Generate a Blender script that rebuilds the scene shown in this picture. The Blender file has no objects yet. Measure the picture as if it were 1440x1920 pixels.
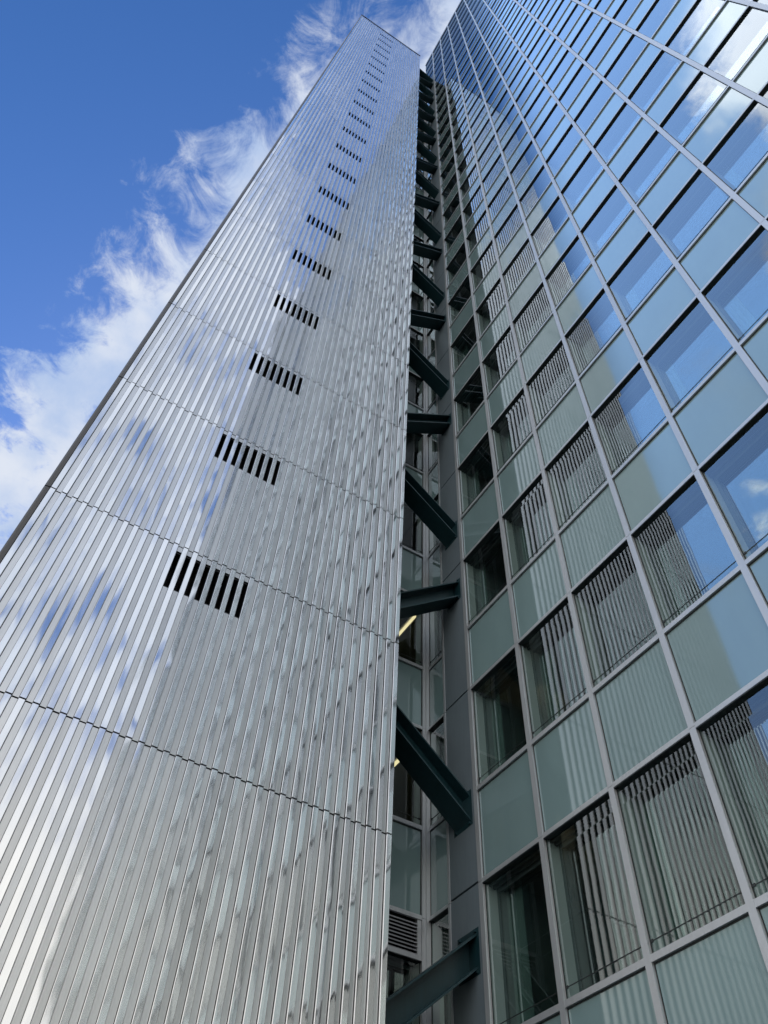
import bpy, math, random
from mathutils import Vector, Euler
random.seed(7)
sc = bpy.context.scene
R = math.radians
CZ = 1.6                                  # eye height
# ------------------------------------------------------------------ camera
cam = bpy.data.cameras.new('camera'); co = bpy.data.objects.new('camera', cam)
sc.collection.objects.link(co); sc.camera = co
co.location = (0, 0, CZ)
co.rotation_euler = (R(142.96775), R(-2.3893), R(-30.88692))
cam.sensor_fit = 'VERTICAL'; cam.sensor_height = 36; cam.sensor_width = 27
FPX = 1469.84
cam.lens = FPX / 1920 * 36
cam.clip_start = .05; cam.clip_end = 5000
# ------------------------------------------------------------------ sun and sky
SUN_EL, SUN_AZ = R(34), R(24)             # azimuth from +Y towards +X : low behind the towers
sd = Vector((math.sin(SUN_AZ) * math.cos(SUN_EL), math.cos(SUN_AZ) * math.cos(SUN_EL), math.sin(SUN_EL)))
sl = bpy.data.lights.new('sun', 'SUN'); sl.energy = 3.0; sl.angle = R(.5); sl.color = (1, .95, .87)
so = bpy.data.objects.new('sun', sl); sc.collection.objects.link(so)
so.rotation_euler = sd.to_track_quat('Z', 'Y').to_euler(); so.location = (0, 40, 120)

def N(nt, t, **kw):
    n = nt.nodes.new(t)
    for k, v in kw.items():
        if k.startswith('i_'):
            n.inputs[k[2:].replace('_', ' ')].default_value = v
        elif k[0] == 'p' and k[1:].isdigit():
            n.inputs[int(k[1:])].default_value = v
        else: setattr(n, k, v)
    return n
def L(nt, a, b): nt.links.new(a, b)
def math_(nt, op, a, b=None, clamp=False):
    n = nt.nodes.new('ShaderNodeMath'); n.operation = op; n.use_clamp = clamp
    for i, v in enumerate((a, b)):
        if v is None: continue
        if isinstance(v, (int, float)): n.inputs[i].default_value = v
        else: L(nt, v, n.inputs[i])
    return n.outputs[0]
def ramp(nt, v, a, b):
    n = nt.nodes.new('ShaderNodeMapRange'); n.interpolation_type = 'SMOOTHSTEP'
    L(nt, v, n.inputs[0]); n.inputs[1].default_value = a; n.inputs[2].default_value = b
    return n.outputs[0]

w_ = bpy.data.worlds.new('World'); sc.world = w_; w_.use_nodes = True
nt = w_.node_tree; nt.nodes.clear()
sky = N(nt, 'ShaderNodeTexSky'); sky.sky_type = 'NISHITA'; sky.sun_disc = False
sky.sun_elevation = SUN_EL; sky.sun_rotation = SUN_AZ
sky.air_density = 1.0; sky.dust_density = .6; sky.ozone_density = 4.0
hsv = N(nt, 'ShaderNodeHueSaturation'); hsv.inputs['Saturation'].default_value = 1.22
L(nt, sky.outputs[0], hsv.inputs['Color'])
bg1 = N(nt, 'ShaderNodeBackground'); bg1.inputs[1].default_value = .096
tint = N(nt, 'ShaderNodeMix', data_type='RGBA', blend_type='MULTIPLY'); tint.inputs[0].default_value = 1
L(nt, hsv.outputs[0], tint.inputs[6]); tint.inputs[7].default_value = (.99, .95, 1.10, 1); L(nt, tint.outputs[2], bg1.inputs[0])
tc = N(nt, 'ShaderNodeTexCoord'); sp = N(nt, 'ShaderNodeSeparateXYZ'); L(nt, tc.outputs['Generated'], sp.inputs[0])
zc = math_(nt, 'MAXIMUM', sp.outputs[2], .03)
U = math_(nt, 'DIVIDE', sp.outputs[0], zc); V = math_(nt, 'DIVIDE', sp.outputs[1], zc)
cb = N(nt, 'ShaderNodeCombineXYZ'); L(nt, U, cb.inputs[0]); L(nt, V, cb.inputs[1])
def noise(vec, scale, det=6, rough=.6, dist=0., off=(0, 0, 0), sc3=None):
    src = vec
    if off != (0, 0, 0) or sc3:
        m = N(nt, 'ShaderNodeMapping'); L(nt, vec, m.inputs[0]); m.inputs[1].default_value = off
        if sc3: m.inputs[3].default_value = sc3
        src = m.outputs[0]
    n = N(nt, 'ShaderNodeTexNoise'); L(nt, src, n.inputs['Vector'])
    n.inputs['Scale'].default_value = scale; n.inputs['Detail'].default_value = det
    n.inputs['Roughness'].default_value = rough; n.inputs['Distortion'].default_value = dist
    return n.outputs[0]
nA = noise(cb.outputs[0], 7, 8, .62, .5, (.37, .1, 0))
nB = noise(cb.outputs[0], 19, 9, .68, .8, (3.1, 1.2, 0))
nH = noise(cb.outputs[0], 9, 7, .62, .4, (9.1, 4.2, 0))
# cloud bank 1: everything beyond the line v = .10 - 2.2u
s1 = math_(nt, 'MULTIPLY', math_(nt, 'ADD', math_(nt, 'ADD', V, math_(nt, 'MULTIPLY', U, 2.2)), -.03), .8)
s1 = math_(nt, 'SUBTRACT', s1, math_(nt, 'MULTIPLY', ramp(nt, V, .2, .6), .085))
s1 = math_(nt, 'MINIMUM', s1, .22)
e1 = math_(nt, 'ADD', s1, math_(nt, 'ADD', math_(nt, 'MULTIPLY', math_(nt, 'SUBTRACT', nA, .5), .36),
                                math_(nt, 'MULTIPLY', math_(nt, 'SUBTRACT', nB, .5), .34)))
e1 = math_(nt, 'SUBTRACT', e1, math_(nt, 'MULTIPLY', ramp(nt, V, .38, .75), math_(nt, 'MULTIPLY', ramp(nt, nH, .46, .7), .16)))
m1 = ramp(nt, e1, .0, .17)
# cloud bank 2: to the south, broken
s2 = math_(nt, 'MULTIPLY', math_(nt, 'SUBTRACT', math_(nt, 'MULTIPLY', math_(nt, 'ADD', V, math_(nt, 'MULTIPLY', U, .62)), -1.), .30), .8)
s2 = math_(nt, 'MINIMUM', s2, .085)
def blob(u0, v0, rr_, k):
    d = math_(nt, 'SQRT', math_(nt, 'ADD', math_(nt, 'POWER', math_(nt, 'SUBTRACT', U, u0), 2.), math_(nt, 'POWER', math_(nt, 'SUBTRACT', V, v0), 2.)))
    return math_(nt, 'MULTIPLY', ramp(nt, d, rr_, rr_ * .3), k)
s2 = math_(nt, 'ADD', s2, math_(nt, 'ADD', blob(-.35, -.10, .13, .15), blob(-.84, .37, .12, .13)))
s2 = math_(nt, 'ADD', s2, math_(nt, 'MULTIPLY', math_(nt, 'MULTIPLY', ramp(nt, U, -.1, -.22), ramp(nt, V, -.2, -.36)), .14))
e2 = math_(nt, 'ADD', s2, math_(nt, 'ADD', math_(nt, 'MULTIPLY', math_(nt, 'SUBTRACT', nA, .5), .55),
                                math_(nt, 'MULTIPLY', math_(nt, 'SUBTRACT', nB, .5), .2)))
m2 = ramp(nt, e2, -.01, .12)
# thin scattered cloud to the west, over western sky brightened to lift glass reflections
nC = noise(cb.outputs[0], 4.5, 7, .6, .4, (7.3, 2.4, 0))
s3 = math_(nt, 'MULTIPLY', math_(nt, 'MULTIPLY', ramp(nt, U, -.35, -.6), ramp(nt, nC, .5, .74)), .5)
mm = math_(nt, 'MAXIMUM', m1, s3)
nD = noise(cb.outputs[0], 5, 6, .55, .2, (1.3, 5.4, 0))
ccol = N(nt, 'ShaderNodeMix', data_type='RGBA'); L(nt, ramp(nt, nD, .34, .62), ccol.inputs[0])
ccol.inputs[6].default_value = (.25, .32, .46, 1); ccol.inputs[7].default_value = (.41, .44, .50, 1)
bg2 = N(nt, 'ShaderNodeBackground'); L(nt, ccol.outputs[2], bg2.inputs[0]); bg2.inputs[1].default_value = 1.0
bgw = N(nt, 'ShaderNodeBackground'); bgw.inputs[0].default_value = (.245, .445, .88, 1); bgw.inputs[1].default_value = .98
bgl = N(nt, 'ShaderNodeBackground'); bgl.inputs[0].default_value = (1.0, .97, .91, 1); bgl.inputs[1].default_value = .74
bgs = N(nt, 'ShaderNodeBackground'); bgs.inputs[0].default_value = (.10, .185, .42, 1); bgs.inputs[1].default_value = .85
ms = N(nt, 'ShaderNodeMixShader'); L(nt, ramp(nt, V, .02, -.12), ms.inputs[0]); L(nt, bg1.outputs[0], ms.inputs[1]); L(nt, bgs.outputs[0], ms.inputs[2])
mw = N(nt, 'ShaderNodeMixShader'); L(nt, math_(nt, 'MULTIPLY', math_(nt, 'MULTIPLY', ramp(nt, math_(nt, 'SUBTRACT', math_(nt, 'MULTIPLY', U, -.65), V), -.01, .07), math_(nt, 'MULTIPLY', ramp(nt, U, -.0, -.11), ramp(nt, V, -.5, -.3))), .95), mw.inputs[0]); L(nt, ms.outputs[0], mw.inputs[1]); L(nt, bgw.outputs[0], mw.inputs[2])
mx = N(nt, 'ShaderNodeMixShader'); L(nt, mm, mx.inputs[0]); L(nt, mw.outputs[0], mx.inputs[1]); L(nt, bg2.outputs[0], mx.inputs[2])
bg3 = N(nt, 'ShaderNodeBackground'); bg3.inputs[0].default_value = (.52, .56, .635, 1)
L(nt, math_(nt, 'ADD', 1., math_(nt, 'ADD', blob(-.35, -.10, .17, 1.1), blob(-.84, .37, .14, .7))), bg3.inputs[1])
mx3 = N(nt, 'ShaderNodeMixShader'); L(nt, m2, mx3.inputs[0]); L(nt, mx.outputs[0], mx3.inputs[1]); L(nt, bg3.outputs[0], mx3.inputs[2]); mx = mx3
hz = math_(nt, 'MULTIPLY', ramp(nt, sp.outputs[2], .62, .36), .9)    # low cloud round the horizon, brightened out of view to fill shaded facades
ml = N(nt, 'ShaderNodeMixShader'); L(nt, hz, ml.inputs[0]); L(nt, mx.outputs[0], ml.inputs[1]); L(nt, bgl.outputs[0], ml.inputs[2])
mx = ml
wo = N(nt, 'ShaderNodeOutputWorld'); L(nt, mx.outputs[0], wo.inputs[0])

sc.view_settings.view_transform = 'Standard'; sc.view_settings.look = 'None'
sc.view_settings.exposure = 0.85; sc.view_settings.gamma = 1
sc.cycles.max_bounces = 12; sc.cycles.glossy_bounces = 6; sc.cycles.transparent_max_bounces = 14
sc.cycles.transmission_bounces = 4; sc.cycles.diffuse_bounces = 3
sc.cycles.caustics_reflective = False; sc.cycles.blur_glossy = .5

# ------------------------------------------------------------------ calibrated layout (relative to the eye, z + CZ below)
YT = 8.759; XL = -1.169; XR = 5.079; PIT = .16881; VX0 = .938
H = 3.6; ZJ = 5.986 + CZ; ZTOP = 84.47 + CZ
XB = 6.758; Y0 = 8.993; BW = 1.42882; ZB = 9.525 + CZ
YC = 10.46
ROOF = ZB + 24 * H + .35

# ------------------------------------------------------------------ materials
def mat(name):
    m = bpy.data.materials.new(name); m.use_nodes = True
    m.node_tree.nodes.clear(); return m, m.node_tree
def out(nt, s):
    o = N(nt, 'ShaderNodeOutputMaterial'); L(nt, s, o.inputs[0])
def pos(nt):
    g = N(nt, 'ShaderNodeNewGeometry'); return g
def cells(nt, p, ax, o0, d0, oz, dz):
    """integer cell id vector from world position"""
    s = N(nt, 'ShaderNodeSeparateXYZ'); L(nt, p, s.inputs[0])
    a = math_(nt, 'FLOOR', math_(nt, 'DIVIDE', math_(nt, 'SUBTRACT', s.outputs[ax], o0), d0))
    b = math_(nt, 'FLOOR', math_(nt, 'DIVIDE', math_(nt, 'SUBTRACT', s.outputs[2], oz), dz))
    c = N(nt, 'ShaderNodeCombineXYZ'); L(nt, a, c.inputs[0]); L(nt, b, c.inputs[1])
    w = N(nt, 'ShaderNodeTexWhiteNoise'); L(nt, c.outputs[0], w.inputs[0]); return w
def vsub(nt, a, k):
    n = N(nt, 'ShaderNodeVectorMath', operation='SUBTRACT'); L(nt, a, n.inputs[0]); n.inputs[1].default_value = (k, k, k); return n.outputs[0]
def vmul(nt, a, k):
    n = N(nt, 'ShaderNodeVectorMath', operation='MULTIPLY'); L(nt, a, n.inputs[0]); n.inputs[1].default_value = k if isinstance(k, tuple) else (k, k, k); return n.outputs[0]
def vadd(nt, a, b):
    n = N(nt, 'ShaderNodeVectorMath', operation='ADD'); L(nt, a, n.inputs[0]); L(nt, b, n.inputs[1]); return n.outputs[0]
def vnorm(nt, a):
    n = N(nt, 'ShaderNodeVectorMath', operation='NORMALIZE'); L(nt, a, n.inputs[0]); return n.outputs[0]
def noise3(nt, p, scl, det=2, rough=.5, dist=0):
    m = N(nt, 'ShaderNodeMapping'); L(nt, p, m.inputs[0]); m.inputs[3].default_value = scl
    n = N(nt, 'ShaderNodeTexNoise'); L(nt, m.outputs[0], n.inputs['Vector']); n.inputs['Scale'].default_value = 1
    n.inputs['Detail'].default_value = det; n.inputs['Roughness'].default_value = rough; n.inputs['Distortion'].default_value = dist
    return n
def mixc(nt, f, a, b):
    n = N(nt, 'ShaderNodeMix', data_type='RGBA'); L(nt, f, n.inputs[0])
    n.inputs[6].default_value = (*a, 1); n.inputs[7].default_value = (*b, 1); return n.outputs[2]
def scr(nt, v, a, b):
    n = N(nt, 'ShaderNodeMapRange'); L(nt, v, n.inputs[0]); n.inputs[3].default_value = a; n.inputs[4].default_value = b; return n.outputs[0]

def metal(name, c0, c1, r0, r1, tilt, wave, wscl=(9, 9, 1.6), metallic=1.0, fine=.0, ax=0, cd=PIT / 2):
    m, nt = mat(name); g = pos(nt); P = g.outputs['Position']
    wn = cells(nt, P, ax, XL, cd, ZJ, H)
    nz = noise3(nt, P, wscl, 1, .5, .6)
    nrm = vadd(nt, g.outputs['Normal'], vmul(nt, vsub(nt, wn.outputs['Color'], .5), tilt))
    nrm = vadd(nt, nrm, vmul(nt, vsub(nt, nz.outputs['Color'], .5), wave))
    if fine:
        nf = noise3(nt, P, (14, 14, 3.2), 1, .5, .6)
        nrm = vadd(nt, nrm, vmul(nt, vsub(nt, nf.outputs['Color'], .5), fine))
    nrm = vnorm(nt, nrm)
    st = noise3(nt, P, (40, 40, .7), 4, .6)          # run-off streaks
    bl = noise3(nt, P, (1.2, 1.2, .5), 4, .6)
    v = math_(nt, 'MULTIPLY', math_(nt, 'ADD', math_(nt, 'ADD', st.outputs[0], bl.outputs[0]), wn.outputs['Value']), .333)
    b = N(nt, 'ShaderNodeBsdfPrincipled')
    L(nt, mixc(nt, scr(nt, v, -.6, 1.5), c0, c1), b.inputs['Base Color'])
    b.inputs['Metallic'].default_value = metallic
    L(nt, scr(nt, v, r0, r1), b.inputs['Roughness'])
    L(nt, nrm, b.inputs['Normal'])
    out(nt, b.outputs[0]); return m
def plain(name, c, rough=.5, metallic=0., var=.25, scl=(2, 2, .6), spec=.5):
    m, nt = mat(name); g = pos(nt)
    n = noise3(nt, g.outputs['Position'], scl, 5, .6)
    n2 = noise3(nt, g.outputs['Position'], (18, 18, 2), 3, .6)
    f = math_(nt, 'MULTIPLY', math_(nt, 'ADD', n.outputs[0], n2.outputs[0]), .5)
    b = N(nt, 'ShaderNodeBsdfPrincipled')
    L(nt, mixc(nt, f, tuple(x * (1 - var) for x in c), tuple(min(1, x * (1 + var)) for x in c)), b.inputs['Base Color'])
    b.inputs['Metallic'].default_value = metallic
    L(nt, scr(nt, f, rough * .8, min(1, rough * 1.25)), b.inputs['Roughness'])
    b.inputs['Specular IOR Level'].default_value = spec
    out(nt, b.outputs[0]); return m
def glass_nrm(nt, tilt, wave, ax=1):
    g = pos(nt); P = g.outputs['Position']
    wn = cells(nt, P, ax, Y0, BW, ZB - 2.05, H / 2)
    nz = noise3(nt, P, (1.3, 1.3, 1.9), 2, .5, .3)
    nrm = vadd(nt, g.outputs['Normal'], vmul(nt, vsub(nt, wn.outputs['Color'], .5), tilt))
    nrm = vadd(nt, nrm, vmul(nt, vsub(nt, nz.outputs['Color'], .5), wave))
    return vnorm(nt, nrm), P, wn
def refl_factor(nt, nrm, base, pw):
    """two-sided mirror share of a coated pane: base at normal incidence, rising to 1 at grazing"""
    f = N(nt, 'ShaderNodeLayerWeight'); f.inputs[0].default_value = .5; L(nt, nrm, f.inputs[1])
    return math_(nt, 'ADD', math_(nt, 'MULTIPLY', math_(nt, 'POWER', f.outputs[1], pw), 1 - base), base, True)
def pane(name, base, ior, tint, tilt=.011, wave=.006, gcol=(.93, .97, .97)):
    m, nt = mat(name); nrm, P, wn = glass_nrm(nt, tilt, wave)
    t = N(nt, 'ShaderNodeBsdfTransparent'); t.inputs[0].default_value = (*tint, 1)
    gl = N(nt, 'ShaderNodeBsdfGlossy'); gl.inputs['Roughness'].default_value = 0; gl.inputs[0].default_value = (*gcol, 1); L(nt, nrm, gl.inputs['Normal'])
    x = N(nt, 'ShaderNodeMixShader'); L(nt, refl_factor(nt, nrm, base, ior), x.inputs[0]); L(nt, t.outputs[0], x.inputs[1]); L(nt, gl.outputs[0], x.inputs[2])
    out(nt, x.outputs[0]); return m
def backpainted(name, c, base, ior, tilt=.008, wave=.007):
    m, nt = mat(name); nrm, P, wn = glass_nrm(nt, tilt, wave)
    n = noise3(nt, P, (1.1, 1.1, .5), 4, .6)
    d = N(nt, 'ShaderNodeBsdfDiffuse')
    v = math_(nt, 'ADD', math_(nt, 'MULTIPLY', n.outputs[0], .7), math_(nt, 'MULTIPLY', wn.outputs['Value'], .3))
    L(nt, mixc(nt, v, tuple(x * .78 for x in c), tuple(x * 1.2 for x in c)), d.inputs[0])
    gl = N(nt, 'ShaderNodeBsdfGlossy'); gl.inputs['Roughness'].default_value = .045; gl.inputs[0].default_value = (.92, .97, .97, 1); L(nt, nrm, gl.inputs['Normal'])
    x = N(nt, 'ShaderNodeMixShader'); L(nt, refl_factor(nt, nrm, base, ior), x.inputs[0]); L(nt, d.outputs[0], x.inputs[1]); L(nt, gl.outputs[0], x.inputs[2])
    out(nt, x.outputs[0]); return m
def emit(name, c, s):
    m, nt = mat(name); e = N(nt, 'ShaderNodeEmission'); e.inputs[0].default_value = (*c, 1); e.inputs[1].default_value = s
    out(nt, e.outputs[0]); return m

M = {}
M['polished'] = metal('polished_aluminium', (.64, .66, .68), (.80, .81, .82), .025, .10, .020, .036, (5, 5, 1.0), fine=.008)
M['satin'] = metal('satin_aluminium', (.50, .505, .50), (.70, .705, .70), .27, .38, .02, .03)
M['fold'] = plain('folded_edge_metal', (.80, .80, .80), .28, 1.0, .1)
M['wall'] = plain('fold_side_shade', (.10, .10, .105), .5, .3)  # rib side walls, their shadow put into a dark colour
M['corner'] = plain('corner_trim_metal', (.115, .11, .105), .45, .5)
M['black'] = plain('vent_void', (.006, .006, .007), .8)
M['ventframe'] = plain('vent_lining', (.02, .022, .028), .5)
M['steel'] = plain('green_steel_paint', (.011, .042, .050), .38, 0, .5, (3, 3, 3))
M['mull'] = plain('anodised_mullion', (.60, .62, .63), .40, .5, .14)
M['mulldark'] = plain('mullion_groove', (.025, .03, .03), .5)
M['mulllight'] = plain('mullion_inner_fin', (.78, .78, .77), .35, .3, .1)
M['panel'] = plain('dark_zinc_panel', (.20, .245, .27), .42, .1, .26)
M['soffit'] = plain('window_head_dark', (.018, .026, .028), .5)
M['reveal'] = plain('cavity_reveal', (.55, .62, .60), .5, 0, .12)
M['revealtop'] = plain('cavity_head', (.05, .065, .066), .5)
M['frame'] = plain('inner_frame', (.10, .125, .125), .4)
M['glass'] = pane('outer_glass', .10, 2.7, (.84, .92, .90), wave=.0027)
M['glassin'] = pane('inner_glass', .26, 3., (.55, .66, .63), wave=.004)
M['glassc'] = pane('link_glass', .05, 3.5, (.80, .88, .85))
M['spandrel'] = backpainted('spandrel_glass', (.265, .385, .385), .095, 2.9, wave=.004)
M['curtain'] = plain('curtain_cloth', (.42, .50, .47), .8)
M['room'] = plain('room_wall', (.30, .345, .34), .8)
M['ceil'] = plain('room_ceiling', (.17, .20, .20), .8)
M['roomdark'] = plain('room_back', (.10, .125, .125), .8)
M['pale'] = plain('pale_room_wall', (.55, .54, .46), .8)
M['louver'] = plain('louver_metal', (.42, .43, .45), .4, .5, .1)
M['lamp'] = emit('lamp_tube', (1., .82, .46), .62)
M['roofm'] = plain('roof_membrane', (.2, .2, .2), .9)
M['paving'] = plain('paving_stone', (.19, .19, .18), .85, 0, .2, (.7, .7, .7))

# ------------------------------------------------------------------ mesh helpers
class MB:
    def __init__(s): s.v = []; s.f = []; s.m = []; s.mats = []
    def mi(s, m):
        if m not in s.mats: s.mats.append(m)
        return s.mats.index(m)
    def quad(s, a, b, c, d, m):
        i = len(s.v); s.v += [a, b, c, d]; s.f.append((i, i + 1, i + 2, i + 3)); s.m.append(s.mi(m))
    def box(s, x0, x1, y0, y1, z0, z1, m, skip=''):
        if x0 > x1: x0, x1 = x1, x0
        if y0 > y1: y0, y1 = y1, y0
        i = len(s.v)
        s.v += [(x0, y0, z0), (x1, y0, z0), (x1, y1, z0), (x0, y1, z0), (x0, y0, z1), (x1, y0, z1), (x1, y1, z1), (x0, y1, z1)]
        for k, f in (('d', (0, 3, 2, 1)), ('u', (4, 5, 6, 7)), ('f', (0, 1, 5, 4)), ('r', (1, 2, 6, 5)), ('b', (2, 3, 7, 6)), ('l', (3, 0, 4, 7))):
            if k in skip: continue
            s.f.append(tuple(i + j for j in f)); s.m.append(s.mi(m))
    def add(s, o, T=lambda p: p):
        i = len(s.v); s.v += [T(p) for p in o.v]
        for f, mm_ in zip(o.f, o.m): s.f.append(tuple(i + j for j in f)); s.m.append(s.mi(o.mats[mm_]))
    def build(s, name, parent=None, off=(0, 0, 0), label=None, me=None, loc=None):
        if me is None:
            me = bpy.data.meshes.new(name)
            me.from_pydata([(x - off[0], y - off[1], z - off[2]) for x, y, z in s.v], [], s.f)
            for k in s.mats: me.materials.append(M[k])
            me.polygons.foreach_set('material_index', s.m); me.update()
        return link(name, me, parent, loc, label)
def link(name, me, parent=None, loc=None, label=None):
    o = bpy.data.objects.new(name, me); sc.collection.objects.link(o)
    if parent is not None: o.parent = parent
    if loc is not None: o.location = loc
    if label: o['label'] = label
    return o
def root(name, loc, label, cat, group=None):
    o = bpy.data.objects.new(name, None); o.empty_display_size = .5
    sc.collection.objects.link(o); o.location = loc
    o['label'] = label; o['category'] = cat
    if group: o['group'] = group
    return o

# ------------------------------------------------------------------ ground
g = MB(); S = 1500
g.quad((-S, -S, 0), (S, -S, 0), (S, S, 0), (-S, S, 0), 'paving')
go = g.build('ground'); go['kind'] = 'structure'

# ------------------------------------------------------------------ aluminium service tower
TO = (1.9, YT + 4, 0)
tower = root('service_tower', TO, 'tall windowless service tower clad in ribbed shiny aluminium with rows of black slots', 'tower')
A = .0812; D = .035; NP = 38
SX = [XL + i * PIT for i in range(20)]
while len(SX) < NP: SX.append(SX[-1] + (XR - A - (XL + 19 * PIT)) / (NP - 20))
YF = YT; YR = YT + D          # outer flat front / recessed strip
joints = [-3.214 + CZ + .05] + [ZJ + k * H for k in range(-1, 22)] + [ZTOP]
joints[0] = .05
VENT = {k: (ZJ + k * H - .945, ZJ + k * H - .1165) for k in range(1, 22)}
GAP = .011
for j in range(len(joints) - 1):
    z0, z1 = joints[j] + GAP, joints[j + 1] - GAP
    p = MB(); k = j - 1 + 0                                     # joint index on top of this panel
    kk = j - 1
    vz = VENT.get(kk)
    rr = random.Random(j * 17)
    for i in range(NP):
        x0 = SX[i]; x1 = x0 + A
        jj = rr.uniform(-.0015, .0015)
        yf = YF + jj; c = .005
        # outer flat with tiny chamfers
        p.quad((x0 + c, yf, z0), (x1 - c, yf, z0), (x1 - c, yf, z1), (x0 + c, yf, z1), 'polished')
        p.quad((x0, yf + c, z0), (x0 + c, yf, z0), (x0 + c, yf, z1), (x0, yf + c, z1), 'fold')
        p.quad((x1 - c, yf, z0), (x1, yf + c, z0), (x1, yf + c, z1), (x1 - c, yf, z1), 'fold')
        ym = yf + .018
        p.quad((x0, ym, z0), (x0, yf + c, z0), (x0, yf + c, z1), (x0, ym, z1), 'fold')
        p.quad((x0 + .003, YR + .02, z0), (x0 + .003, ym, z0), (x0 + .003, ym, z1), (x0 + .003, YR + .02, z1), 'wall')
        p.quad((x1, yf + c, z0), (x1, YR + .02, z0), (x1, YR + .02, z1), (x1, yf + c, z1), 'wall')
        # end caps (folded sheet ends)
        p.quad((x0, yf, z1), (x1, yf, z1), (x1, YR + .02, z1), (x0, YR + .02, z1), 'fold')
        p.quad((x0, YR + .02, z0), (x1, YR + .02, z0), (x1, yf, z0), (x0, yf, z0), 'fold')
        if i < NP - 1:
            a, b = x1 + .007, SX[i + 1] - .004
            vi = round((a - VX0) / PIT)
            if vz and 0 <= vi < 8:
                segs = [(z0, vz[0]), (vz[1], z1)]
            else: segs = [(z0, z1)]
            yy = YR + rr.uniform(-.002, .002)
            for q0, q1 in segs:
                p.quad((a, yy, q0), (b, yy, q0), (b, yy, q1), (a, yy, q1), 'satin')
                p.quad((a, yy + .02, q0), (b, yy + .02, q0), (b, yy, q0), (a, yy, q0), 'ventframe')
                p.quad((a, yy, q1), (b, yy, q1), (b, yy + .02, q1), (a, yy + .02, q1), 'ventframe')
    o = p.build('cladding_panel', tower, TO)
    # vent slots under the joint
    if vz:
        v = MB()
        for i in range(8):
            a = VX0 + i * PIT; b = a + PIT - A
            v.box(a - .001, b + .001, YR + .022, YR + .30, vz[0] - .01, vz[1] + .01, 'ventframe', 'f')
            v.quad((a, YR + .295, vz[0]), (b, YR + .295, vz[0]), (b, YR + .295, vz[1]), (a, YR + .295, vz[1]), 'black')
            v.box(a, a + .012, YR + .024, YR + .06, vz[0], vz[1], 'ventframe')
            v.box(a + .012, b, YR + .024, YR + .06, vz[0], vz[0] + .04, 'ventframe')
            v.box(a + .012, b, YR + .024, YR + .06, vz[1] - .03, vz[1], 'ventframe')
        v.build('vent_slot_row', tower, TO)
# core behind cladding with openings left by inset: box split round the vents is unneeded, core sits .35 back
c = MB(); c.box(XL - .08, XR - .02, YT + .36, YT + 9.5, 0, ZTOP - .05, 'satin')
zc_ = [0] + [j_ for j_ in joints[1:-1]] + [ZTOP]
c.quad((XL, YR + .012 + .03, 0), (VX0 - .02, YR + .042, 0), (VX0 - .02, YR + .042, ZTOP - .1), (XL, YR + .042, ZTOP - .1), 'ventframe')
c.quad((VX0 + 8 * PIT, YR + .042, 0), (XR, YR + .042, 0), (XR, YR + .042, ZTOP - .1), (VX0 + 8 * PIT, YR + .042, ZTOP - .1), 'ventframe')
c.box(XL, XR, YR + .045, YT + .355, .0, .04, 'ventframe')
c.build('core_wall', tower, TO)
c = MB()
x = XR - .012
n_ = 20
for j in range(len(joints) - 1):
    z0, z1 = joints[j] + GAP, joints[j + 1] - GAP
    c.box(XR - .015, XR, YT + .056, YT + .40, z0, z1, 'fold')
    yy = YT + .40
    yl = YT + .31
    while yl < YT + 9.4:
        c.box(XL - .105, XL - .079, yl, yl + .085, z0, z1, 'satin'); yl += PIT
    while yy < YT + 9.4:
        c.box(XR - .018, XR - .004, yy + .006, yy + .58, z0, z1, 'corner'); yy += .58
c.build('side_cladding', tower, TO)
c = MB()
for j in range(len(joints) - 1):
    z0, z1 = joints[j] + GAP, joints[j + 1] - GAP
    # dark rounded corner trim on the left arris
    pts = [(XL - .012, YT + .012), (XL - .065, YT + .012), (XL - .085, YT + .02), (XL - .095, YT + .04), (XL - .095, YT + .3)]
    for (xa, ya), (xb, yb) in zip(pts, pts[1:]):
        c.quad((xb, yb, z0), (xa, ya, z0), (xa, ya, z1), (xb, yb, z1), 'corner')
c.box(XL - .085, XL - .012, YT + .05, YT + .35, 0, ZTOP, 'ventframe')
c.build('corner_trim', tower, TO)
c = MB()
c.box(XL - .10, XR + .03, YT - .03, YT + 9.6, ZTOP + .02, ZTOP + .07, 'corner')
for i in range(NP - 1):
    a = SX[i] + A
    c.box(a, SX[i + 1], YT - .012, YT + .02, ZTOP - .22, ZTOP + .02, 'ventframe')
c.build('roof_edge', tower, TO)

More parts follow.
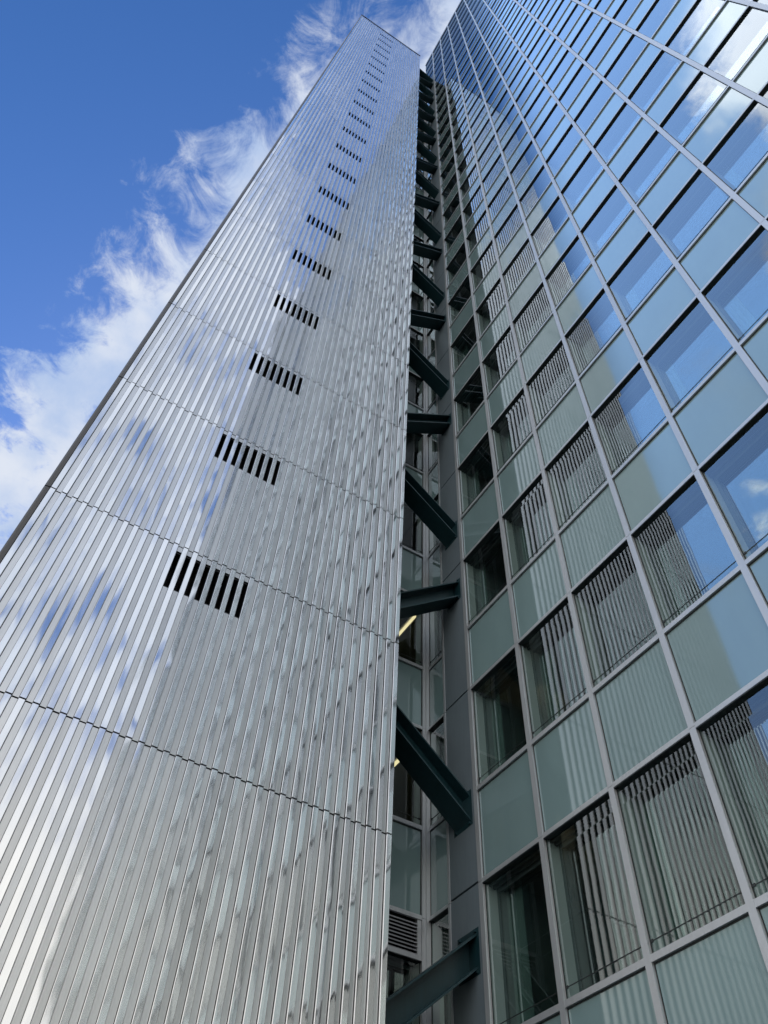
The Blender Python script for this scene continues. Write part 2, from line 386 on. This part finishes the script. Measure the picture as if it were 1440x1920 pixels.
# ------------------------------------------------------------------ facade kit; local axes: s along, t inward, z up
HEADS = range(-2, 25)
FW = .095                                  # mullion face
def TB(p): return (XB + p[1], p[0], p[2])            # s -> y, t -> x
def TC(p): return (p[0], YC + p[1], p[2])            # s -> x, t -> y
class FB(MB):
    """boxes given in facade coordinates, mapped on build"""
    def sbox(s, a, b, t0, t1, z0, z1, m):
        s.box(a, b, t0, t1, z0, z1, m)
def mapped(mb, T, flip):
    o = MB(); o.add(mb, T)
    if flip: o.f = [tuple(reversed(f)) for f in o.f]
    return o
SILL = -2.01
def window_bits(a, b, rng, rails=True, curtain=True, glass='glass'):
    """frame, pane, inner pane, reveal, curtain for an opening a..b, head at z=0"""
    fr = MB()
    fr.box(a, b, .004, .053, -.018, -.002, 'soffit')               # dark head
    fr.box(a, a + .012, .044, .053, SILL + .002, -.024, 'mulldark')
    fr.box(b - .012, b, .044, .053, SILL + .002, -.024, 'mulldark')
    fr.box(a + .012, b - .012, .047, .0532, SILL + .136, SILL + .146, 'mulldark')   # glass joint line above the sill
    fr.box(b - .05, b - .015, .042, .0532, SILL + .125, SILL + .157, 'mulldark')
    pn = MB(); pn.quad((a, .054, SILL), (b, .054, SILL), (b, .054, -.002), (a, .054, -.002), glass)
    i0, i1 = a + .05, b - .05
    rv = MB()
    rv.quad((b, .058, SILL), (b, .27, SILL), (b, .27, 0), (b, .058, 0), 'reveal')
    rv.quad((a, .058, SILL), (a, .27, SILL), (a, .27, 0), (a, .058, 0), 'reveal')
    rv.quad((a, .058, SILL), (b, .058, SILL), (b, .27, SILL), (a, .27, SILL), 'reveal')
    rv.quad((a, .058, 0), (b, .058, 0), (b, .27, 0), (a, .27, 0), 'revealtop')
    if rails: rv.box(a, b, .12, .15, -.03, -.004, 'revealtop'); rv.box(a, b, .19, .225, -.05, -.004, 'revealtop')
    inn = MB()
    inn.quad((i0, .27, SILL + .05), (i1, .27, SILL + .05), (i1, .27, -.09), (i0, .27, -.09), 'glassin')
    inf = MB()
    inf.box(a, i0, .26, .30, SILL, 0, 'frame'); inf.box(i1, b, .26, .30, SILL, 0, 'frame')
    inf.box(i0, i1, .26, .30, SILL, SILL + .05, 'frame'); inf.box(i0, i1, .26, .30, -.09, 0, 'frame')
    cu = MB()
    if curtain and b - a > 1:
        wd = rng.choice((.22, .30, .34, .5)); n = int(wd / .035)
        pts = [(i1 + .03 - q * .035, .42 + (.03 if q % 2 else -.01) + rng.uniform(-.006, .006)) for q in range(n + 1)]
        for (s0, t0), (s1, t1) in zip(pts, pts[1:]):
            cu.quad((s0, t0, SILL - .03), (s1, t1, SILL - .03), (s1, t1, .05), (s0, t0, .05), 'curtain')
    return dict(frame=fr, pane=pn, reveal=rv, inner_frame=inf, inner_pane=inn, curtain=cu)

def proj(P):
    d = co.rotation_euler.to_matrix().transposed() @ (Vector(P) - Vector((0, 0, CZ)))
    if d.z > -.1: return None
    return 720 + FPX * d.x / -d.z, 960 - FPX * d.y / -d.z
def area(a, b, z0, z1):
    c = [proj((XB, s, z)) for s, z in ((a, z0), (b, z0), (b, z1), (a, z1))]
    if None in c: return -1
    cl = [(min(1440, max(0, x)), min(1920, max(0, y))) for x, y in c]
    return abs(sum(cl[i][0] * cl[(i + 1) % 4][1] - cl[(i + 1) % 4][0] * cl[i][1] for i in range(4))) / 2

OO = (XB + 8, -8, 0)
office = root('office_tower', OO, 'tall office tower with grid facade of blue reflecting windows and pale green glass panels', 'building')
MMAX = 27
YEND = Y0 - MMAX * BW
bays = []                                   # (a, b, head, kind)
for m in range(-1, MMAX):
    # mullion m covers [y_m, y_m+FW]; bay between mullion m+1 (lower y) and mullion m
    b = Y0 - m * BW; a = Y0 - (m + 1) * BW + FW
    for n in HEADS:
        if m == -1: 
            if n <= 20: continue
            b = YC - .03
        bays.append((a, b, ZB + n * H))
def trn(lst): return lst
wrank = sorted(range(len(bays)), key=lambda i: -area(bays[i][0], bays[i][1], bays[i][2] + SILL, bays[i][2]))
srank = sorted(range(len(bays)), key=lambda i: -area(bays[i][0], bays[i][1], bays[i][2] + .07, bays[i][2] + 1.515))
W100 = set(wrank[:100]); S100 = set(srank[:100])
# five shared window variants
STD = BW - FW
variants = []
for v in range(5):
    rng = random.Random(v + 3)
    bits = window_bits(0, STD, rng, curtain=(v != 4))
    d = {}
    for k, mb in bits.items():
        if mb.v: d[k] = mapped(mb, lambda p: (p[1], p[0], p[2]), True)
    variants.append(d)
vm = []
for d in variants:
    q = {}
    for k, mb in d.items():
        me = bpy.data.meshes.new(k); me.from_pydata(mb.v, [], mb.f)
        for kk in mb.mats: me.materials.append(M[kk])
        me.polygons.foreach_set('material_index', mb.m); me.update(); q[k] = me
    vm.append(q)
spm = MB()
def spandrel_mb(a, b, t=.040):
    s = MB(); s.box(a, b, t, t + .03, .072, 1.513, 'spandrel')
    for q in ((a, a + .012), (b - .012, b)): s.box(q[0], q[1], t - .004, t - .0005, .072, 1.513, 'mulldark')
    s.box(a + .012, b - .012, t - .004, t - .0005, 1.495, 1.513, 'mulldark')
    return s
sp_local = mapped(spandrel_mb(0, STD), lambda p: (p[1], p[0], p[2]), True)
sp_me = bpy.data.meshes.new('spandrel_panel'); sp_me.from_pydata(sp_local.v, [], sp_local.f)
for kk in sp_local.mats: sp_me.materials.append(M[kk])
sp_me.polygons.foreach_set('material_index', sp_local.m); sp_me.update()
wstuff = MB(); sstuff = MB()
for i, (a, b, hz_) in enumerate(bays):
    v = random.Random(i * 7 + 1).choice((0, 1, 2, 3, 4, 4, 4))
    std = abs((b - a) - STD) < .01
    loc = (XB - OO[0], a - OO[1], hz_ - OO[2])
    if i in W100 and std:
        q = vm[v]
        w = link('window', q['frame'], office, loc)
        for k in ('pane', 'reveal', 'inner_frame', 'inner_pane', 'curtain'):
            if k in q: link(k, q[k], w)
    else:
        for k, mb in variants[v].items():
            wstuff.add(mb, lambda p: (p[0] + XB, p[1] * (b - a) / STD + a, p[2] + hz_))
    if i in S100 and std: link('spandrel_panel', sp_me, office, loc)
    else: sstuff.add(sp_local, lambda p: (p[0] + XB, p[1] * (b - a) / STD + a, p[2] + hz_))
o = wstuff.build('window', office, OO, label='small and distant windows of the glass grid'); o['kind'] = 'stuff'
o = sstuff.build('spandrel_panel', office, OO, label='small and distant green glass panels of the grid'); o['kind'] = 'stuff'

def mullion(ya, z_lo, z_hi, width=FW, T=TB, flip=True, phase=0):
    mb = MB()
    zs = [z_lo] + [ZB + n * H + .03 for n in range(-3, 26) if z_lo + .3 < ZB + n * H + .03 < z_hi - .2] + [z_hi]
    for z0, z1 in zip(zs, zs[1:]):
        mb.box(ya, ya + width, 0, .026, z0 + .004, z1 - .004, 'mull')
        mb.box(ya + .012, ya + width - .012, .0265, .034, z0 + .004, z1 - .004, 'mulldark')
        zt_ = z0 + .42
        mb.box(ya + .004, ya + width - .004, .0345, .053, z0, zt_ - .004, 'mulllight')
        mb.box(ya + .004, ya + width - .004, .0345, .053, zt_ + .004, z1, 'mulllight')
        mb.box(ya + .02, ya + width - .02, .035, .052, zt_ - .0035, zt_ + .0035, 'mulldark')
    mb.box(ya + .014, ya + width - .014, .0535, .059, z_lo, z_hi, 'mulldark')
    mb.box(ya + .006, ya + width - .006, .0595, .30, z_lo, z_hi, 'mull')
    return mapped(mb, T, flip)
for m in range(0, MMAX + 1):
    mullion(Y0 - m * BW, .3, ROOF).build('mullion', office, OO)
for n in HEADS:
    h0 = ZB + n * H
    for kind in ('head_transom', 'sill_transom'):
        tr2 = MB()
        a = YEND + .01; b = (YC - .03) if n > 20 else Y0 + .02
        if kind[0] == 'h': tr2.box(a, b, .003, .050, h0, h0 + .068, 'mull')
        else: tr2.box(a, b, .003, .053, h0 + SILL - .075, h0 + SILL, 'mull')
        mapped(tr2, TB, True).build(kind, office, OO)
# interiors: slabs, ceilings, back wall
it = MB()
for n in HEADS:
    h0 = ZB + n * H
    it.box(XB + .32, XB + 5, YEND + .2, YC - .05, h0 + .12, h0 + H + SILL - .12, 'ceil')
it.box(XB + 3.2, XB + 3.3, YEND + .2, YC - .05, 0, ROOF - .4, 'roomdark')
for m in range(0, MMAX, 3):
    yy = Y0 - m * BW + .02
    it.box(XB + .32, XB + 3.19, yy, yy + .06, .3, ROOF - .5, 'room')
for n in HEADS:      # spandrel backing between cavity and slab
    h0 = ZB + n * H
    it.box(XB + .10, XB + .315, YEND + .1, Y0 + .02, h0 + .085, h0 + H + SILL - .09, 'ceil')
it.build('interior', office, OO)
sh = MB()
sh.box(XB + .0, XB + .45, YEND + .01, Y0 + .09, .0, .3, 'panel')
sh.box(XB + 3.31, XB + 18, YEND, YC + 6, 0, ROOF - .45, 'panel')
sh.box(XB + .3, XB + 3.3, YEND - .1, YEND, 0, ROOF - .45, 'panel')
sh.box(XB + .13, XB + 18, YEND - .1, YC - .02, ROOF - .43, ROOF - .3, 'roofm')
sh.build('wall', office, OO)
rf = MB()
rf.box(XB - .01, XB + .45, YEND - .1, YC + .02, ROOF + .003, ROOF + .08, 'mull')
rf.box(XB + .10, XB + .2, YEND - .1, YC - .01, ROOF - .28, ROOF, 'mulldark')
rf.build('roof_edge', office, OO)

# dark column panels with joints (below head 20) and the narrow return bay
PT = ZB + 20 * H + .9
PA, PB = Y0 + FW + .004, Y0 + .835
pz = [.0] + [ZB + .045 + n * H for n in range(-2, 21)] + [PT]
cp = MB()
slots = []
for z0, z1 in zip(pz, pz[1:]):
    if z1 - z0 < .05: continue
    cp.box(XB + .012, XB + .10, PA, PB, z0 + .030, z1 - .006, 'panel')
cp.box(XB + .06, XB + .5, PA + .01, PB - .01, 0, PT, 'soffit')
cp.build('column_panel', office, OO, label='dark grey metal panels of the column that carries the green beams')
mn = mullion(PB + .002, .3, PT, .05); mn.build('mullion', office, OO)
# narrow bay
na, nb = PB + .055, YC - .035
for n in range(-2, 21):
    h0 = ZB + n * H
    bits = window_bits(na, nb, random.Random(n), curtain=False)
    w = None
    for k in ('frame', 'pane', 'reveal', 'inner_frame', 'inner_pane'):
        mb = mapped(bits[k], lambda p: TB((p[0], p[1], p[2] + h0)), True)
        o = mb.build('window' if k == 'frame' else k, office if w is None else w, OO if w is None else OO)
        if w is None: w = o
    mapped(spandrel_mb(na, nb), lambda p: TB((p[0], p[1], p[2] + h0)), True).build('spandrel_panel', office, OO, label='narrow green glass panel in the recess')
    tr = MB()
    tr.box(na + .001, nb - .001, .02, .050, h0, h0 + .068, 'mull'); mapped(tr, TB, True).build('head_transom', office, OO); tr = MB(); tr.box(na + .001, nb - .001, .02, .053, h0 + SILL - .075, h0 + SILL, 'mull')
    mapped(tr, TB, True).build('sill_transom', office, OO)
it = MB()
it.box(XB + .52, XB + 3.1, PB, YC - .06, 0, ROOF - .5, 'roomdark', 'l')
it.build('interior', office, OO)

# ------------------------------------------------------------------ link wing behind the beams (faces the camera)
LO = (6.0, YC + 2, 0)
wing = root('link_wing', LO, 'narrow glazed link wing behind the green beams with two lit ceiling lamps inside', 'building')
CT = 87.9 + CZ
ca, cb_ = XR + .1, XB - .10                       # bay from tower side to corner mullion
mullion(cb_ + .002, .3, CT, .065, TC, False).build('corner_mullion', wing, LO)
cpo = MB(); cpo.box(XB - .0325, XB + .4, YC - .034, YC + .30, .3, CT, 'mull'); cpo.build('corner_post', wing, LO)
mullion(ca - .08, .3, CT, .075, TC, False).build('mullion', wing, LO)
for n in range(-2, 22):
    h0 = ZB + n * H
    if n == -1:                                # louvre band and a shallower window below it
        w = None
        bits = window_bits(ca, cb_, random.Random(9), curtain=False, rails=False, glass='glassc')
        z_l = h0 - .56
        for k in ('frame', 'pane', 'reveal', 'inner_frame', 'inner_pane'):
            src = bits[k]; sc_ = (2.01 - .60) / 2.01
            mb = mapped(src, lambda p: TC((p[0], p[1], p[2] * sc_ + h0 - .60)), False)
            o = mb.build('window' if k == 'frame' else k, wing if w is None else w, LO); w = w or o
        lv = MB()
        lv.box(ca, cb_, .01, .10, h0 - .60, h0 - .53, 'mull')
        lv.box(ca, ca + .05, .02, .10, h0 - .529, h0 - .001, 'mull'); lv.box(cb_ - .07, cb_ - .001, .02, .10, h0 - .529, h0 - .001, 'mull')
        lv.box(ca + .05, cb_ - .07, .12, .14, h0 - .529, h0 - .001, 'black')
        n_l = 9
        for q in range(n_l):
            zz = h0 - .515 + q * (.50 / n_l)
            lv.quad((ca + .051, YC * 0 + .03, zz), (cb_ - .071, .03, zz), (cb_ - .071, .085, zz + .035), (ca + .051, .085, zz + .035), 'louver')
            lv.box(ca + .051, cb_ - .071, .026, .031, zz - .012, zz + .006, 'louver')
        mapped(lv, TC, False).build('louver_panel', wing, LO)
    else:
        bits = window_bits(ca, cb_, random.Random(n + 40), curtain=False, rails=False, glass='glassc'); w = None
        for k in ('frame', 'pane', 'reveal'):
            mb = mapped(bits[k], lambda p: TC((p[0], p[1], p[2] + h0)), False)
            o = mb.build('window' if k == 'frame' else k, wing if w is None else w, LO); w = w or o
    mapped(spandrel_mb(ca, cb_), lambda p: TC((p[0], p[1], p[2] + h0)), False).build('spandrel_panel', wing, LO)
    tr = MB(); tr.box(ca + .001, cb_ - .001, .003, .050, h0, h0 + .068, 'mull'); mapped(tr, TC, False).build('head_transom', wing, LO); tr = MB(); tr.box(ca + .001, cb_ - .001, .003, .053, h0 + SILL - .075, h0 + SILL, 'mull')
    mapped(tr, TC, False).build('sill_transom', wing, LO)
it = MB()
for n in range(-2, 22):
    h0 = ZB + n * H
    it.box(ca, XB + 2.5, YC + .315, YC + 6, h0 + .03, h0 + H + SILL - .09, 'ceil')
    it.box(ca, cb_, YC + .10, YC + .31, h0 + .085, h0 + H + SILL - .09, 'ceil')
it.box(ca, XB + 2.6, YC + 3.6, YC + 3.7, 0, CT - .5, 'pale')
it.box(XB + 2.5, XB + 2.6, YC + .1, YC + 3.59, 0, CT - .5, 'pale')
it.box(XB + .38, XB + 3.1, YC - .02, YC + .09, 0, CT - .5, 'room')  # partition added unseen to keep lamp light out of the office rooms
it.box(ca - .05, ca - .01, YC + .1, YC + 3.59, 0, CT - .5, 'room')
it.build('interior', wing, LO)
sh = MB(); sh.box(ca - .08, XB + .3, YC + .14, YC + 8, CT - .45, CT, 'panel'); sh.box(ca - .08, XB, YC - .0, YC + .13, CT - .12, CT + .04, 'mull')
sh.build('roof', wing, LO)

# ceiling lamps in the link rooms
for n, lab in ((1, 'long warm glowing ceiling tube inside the upper lit room'), (0, 'warm glowing ceiling tube inside the lower lit room, half hidden by a beam')):
    z = ZB + n * H - .02
    r = root('ceiling_lamp', (6.77, 12.0, z), lab, 'lamp', 'tube lamps in the link wing')
    la = bpy.data.lights.new('lamp_glow', 'AREA'); la.shape = 'RECTANGLE'; la.size = .05; la.size_y = 2; la.energy = 1.5; la.color = (1, .78, .42)
    lo_ = bpy.data.objects.new('lamp_glow', la); sc.collection.objects.link(lo_); lo_.parent = r; lo_.location = (0, -.06, -.05)
    a = MB(); a.box(6.70, 6.84, 10.84, 13.0, z + .005, z + .045, 'mull'); a.build('housing', r, (6.77, 12.0, z))
    a = MB(); a.box(6.742, 6.798, 10.86, 12.98, z - .03, z + .004, 'lamp'); a.build('tube', r, (6.77, 12.0, z))

# ------------------------------------------------------------------ green steel beams, zigzag between tower and column
def beam_mesh(name, rising):
    """origin at the column end, runs to -x; rising: higher at the column"""
    s = -1 if rising else 1
    Lx = XB + .008 - (XR); sl_ = .83 * s
    hz2 = .235; yw = .215
    mb = MB()
    def prism(y0, y1, za, zb):               # sheared box following the slope
        x0, x1 = -Lx, 0
        P = lambda x, y, z: (x, y, z + sl_ * (-x))
        v = [P(x0, y0, za), P(x1, y0, za), P(x1, y1, za), P(x0, y1, za), P(x0, y0, zb), P(x1, y0, zb), P(x1, y1, zb), P(x0, y1, zb)]
        i = len(mb.v); mb.v += v
        for f in ((0, 3, 2, 1), (4, 5, 6, 7), (0, 1, 5, 4), (1, 2, 6, 5), (2, 3, 7, 6), (3, 0, 4, 7)):
            mb.f.append(tuple(i + j for j in f)); mb.m.append(mb.mi('steel'))
    tf = .034
    prism(-yw, yw, hz2 - tf, hz2); prism(-yw, yw, -hz2, -hz2 + tf); prism(-.009, .009, -hz2 + tf, hz2 - tf)
    return mb
bm = {}
for r_ in (True, False):
    mb = beam_mesh('b', r_)
    me = bpy.data.meshes.new('steel_brace'); me.from_pydata(mb.v, [], mb.f); me.materials.append(M['steel']); me.update(); bm[r_] = me
ep = MB(); ep.box(.0005, .0035, -.26, .26, -.31, .31, 'steel')
for yy in (-.19, .19):
    for zz in (-.27, .27): ep.box(-.03, .0004, yy - .018, yy + .018, zz - .018, zz + .018, 'steel')
ep_me = bpy.data.meshes.new('end_plate'); ep_me.from_pydata(ep.v, [], ep.f); ep_me.materials.append(M['steel']); ep_me.update()
ORD = 'lowest second third fourth fifth sixth seventh eighth ninth tenth eleventh twelfth'.split()
for k in range(11):
    for rising, z in ((True, 5.05 + {1: .17, 2: .09}.get(k, 0) + 7.2 * k), (False, 7.25 + 7.2 * k)):
        loc = (XB + .008, 9.415, z + CZ)
        w = ORD[k] if k == 0 else ORD[k] + ' from the bottom'
        lab = ('dark green steel I-beam rising toward the dark column, ' if rising else
               'dark green steel I-beam sloping down toward the dark column, ') + w
        if k == 10: lab = lab.replace('eleventh from the bottom', 'topmost')
        o = link('steel_brace', bm[rising], None, loc); o['label'] = lab; o['category'] = 'brace'; o['group'] = 'green steel beams zigzagging up the gap'
        link('end_plate', ep_me, o, (0, 0, 0))
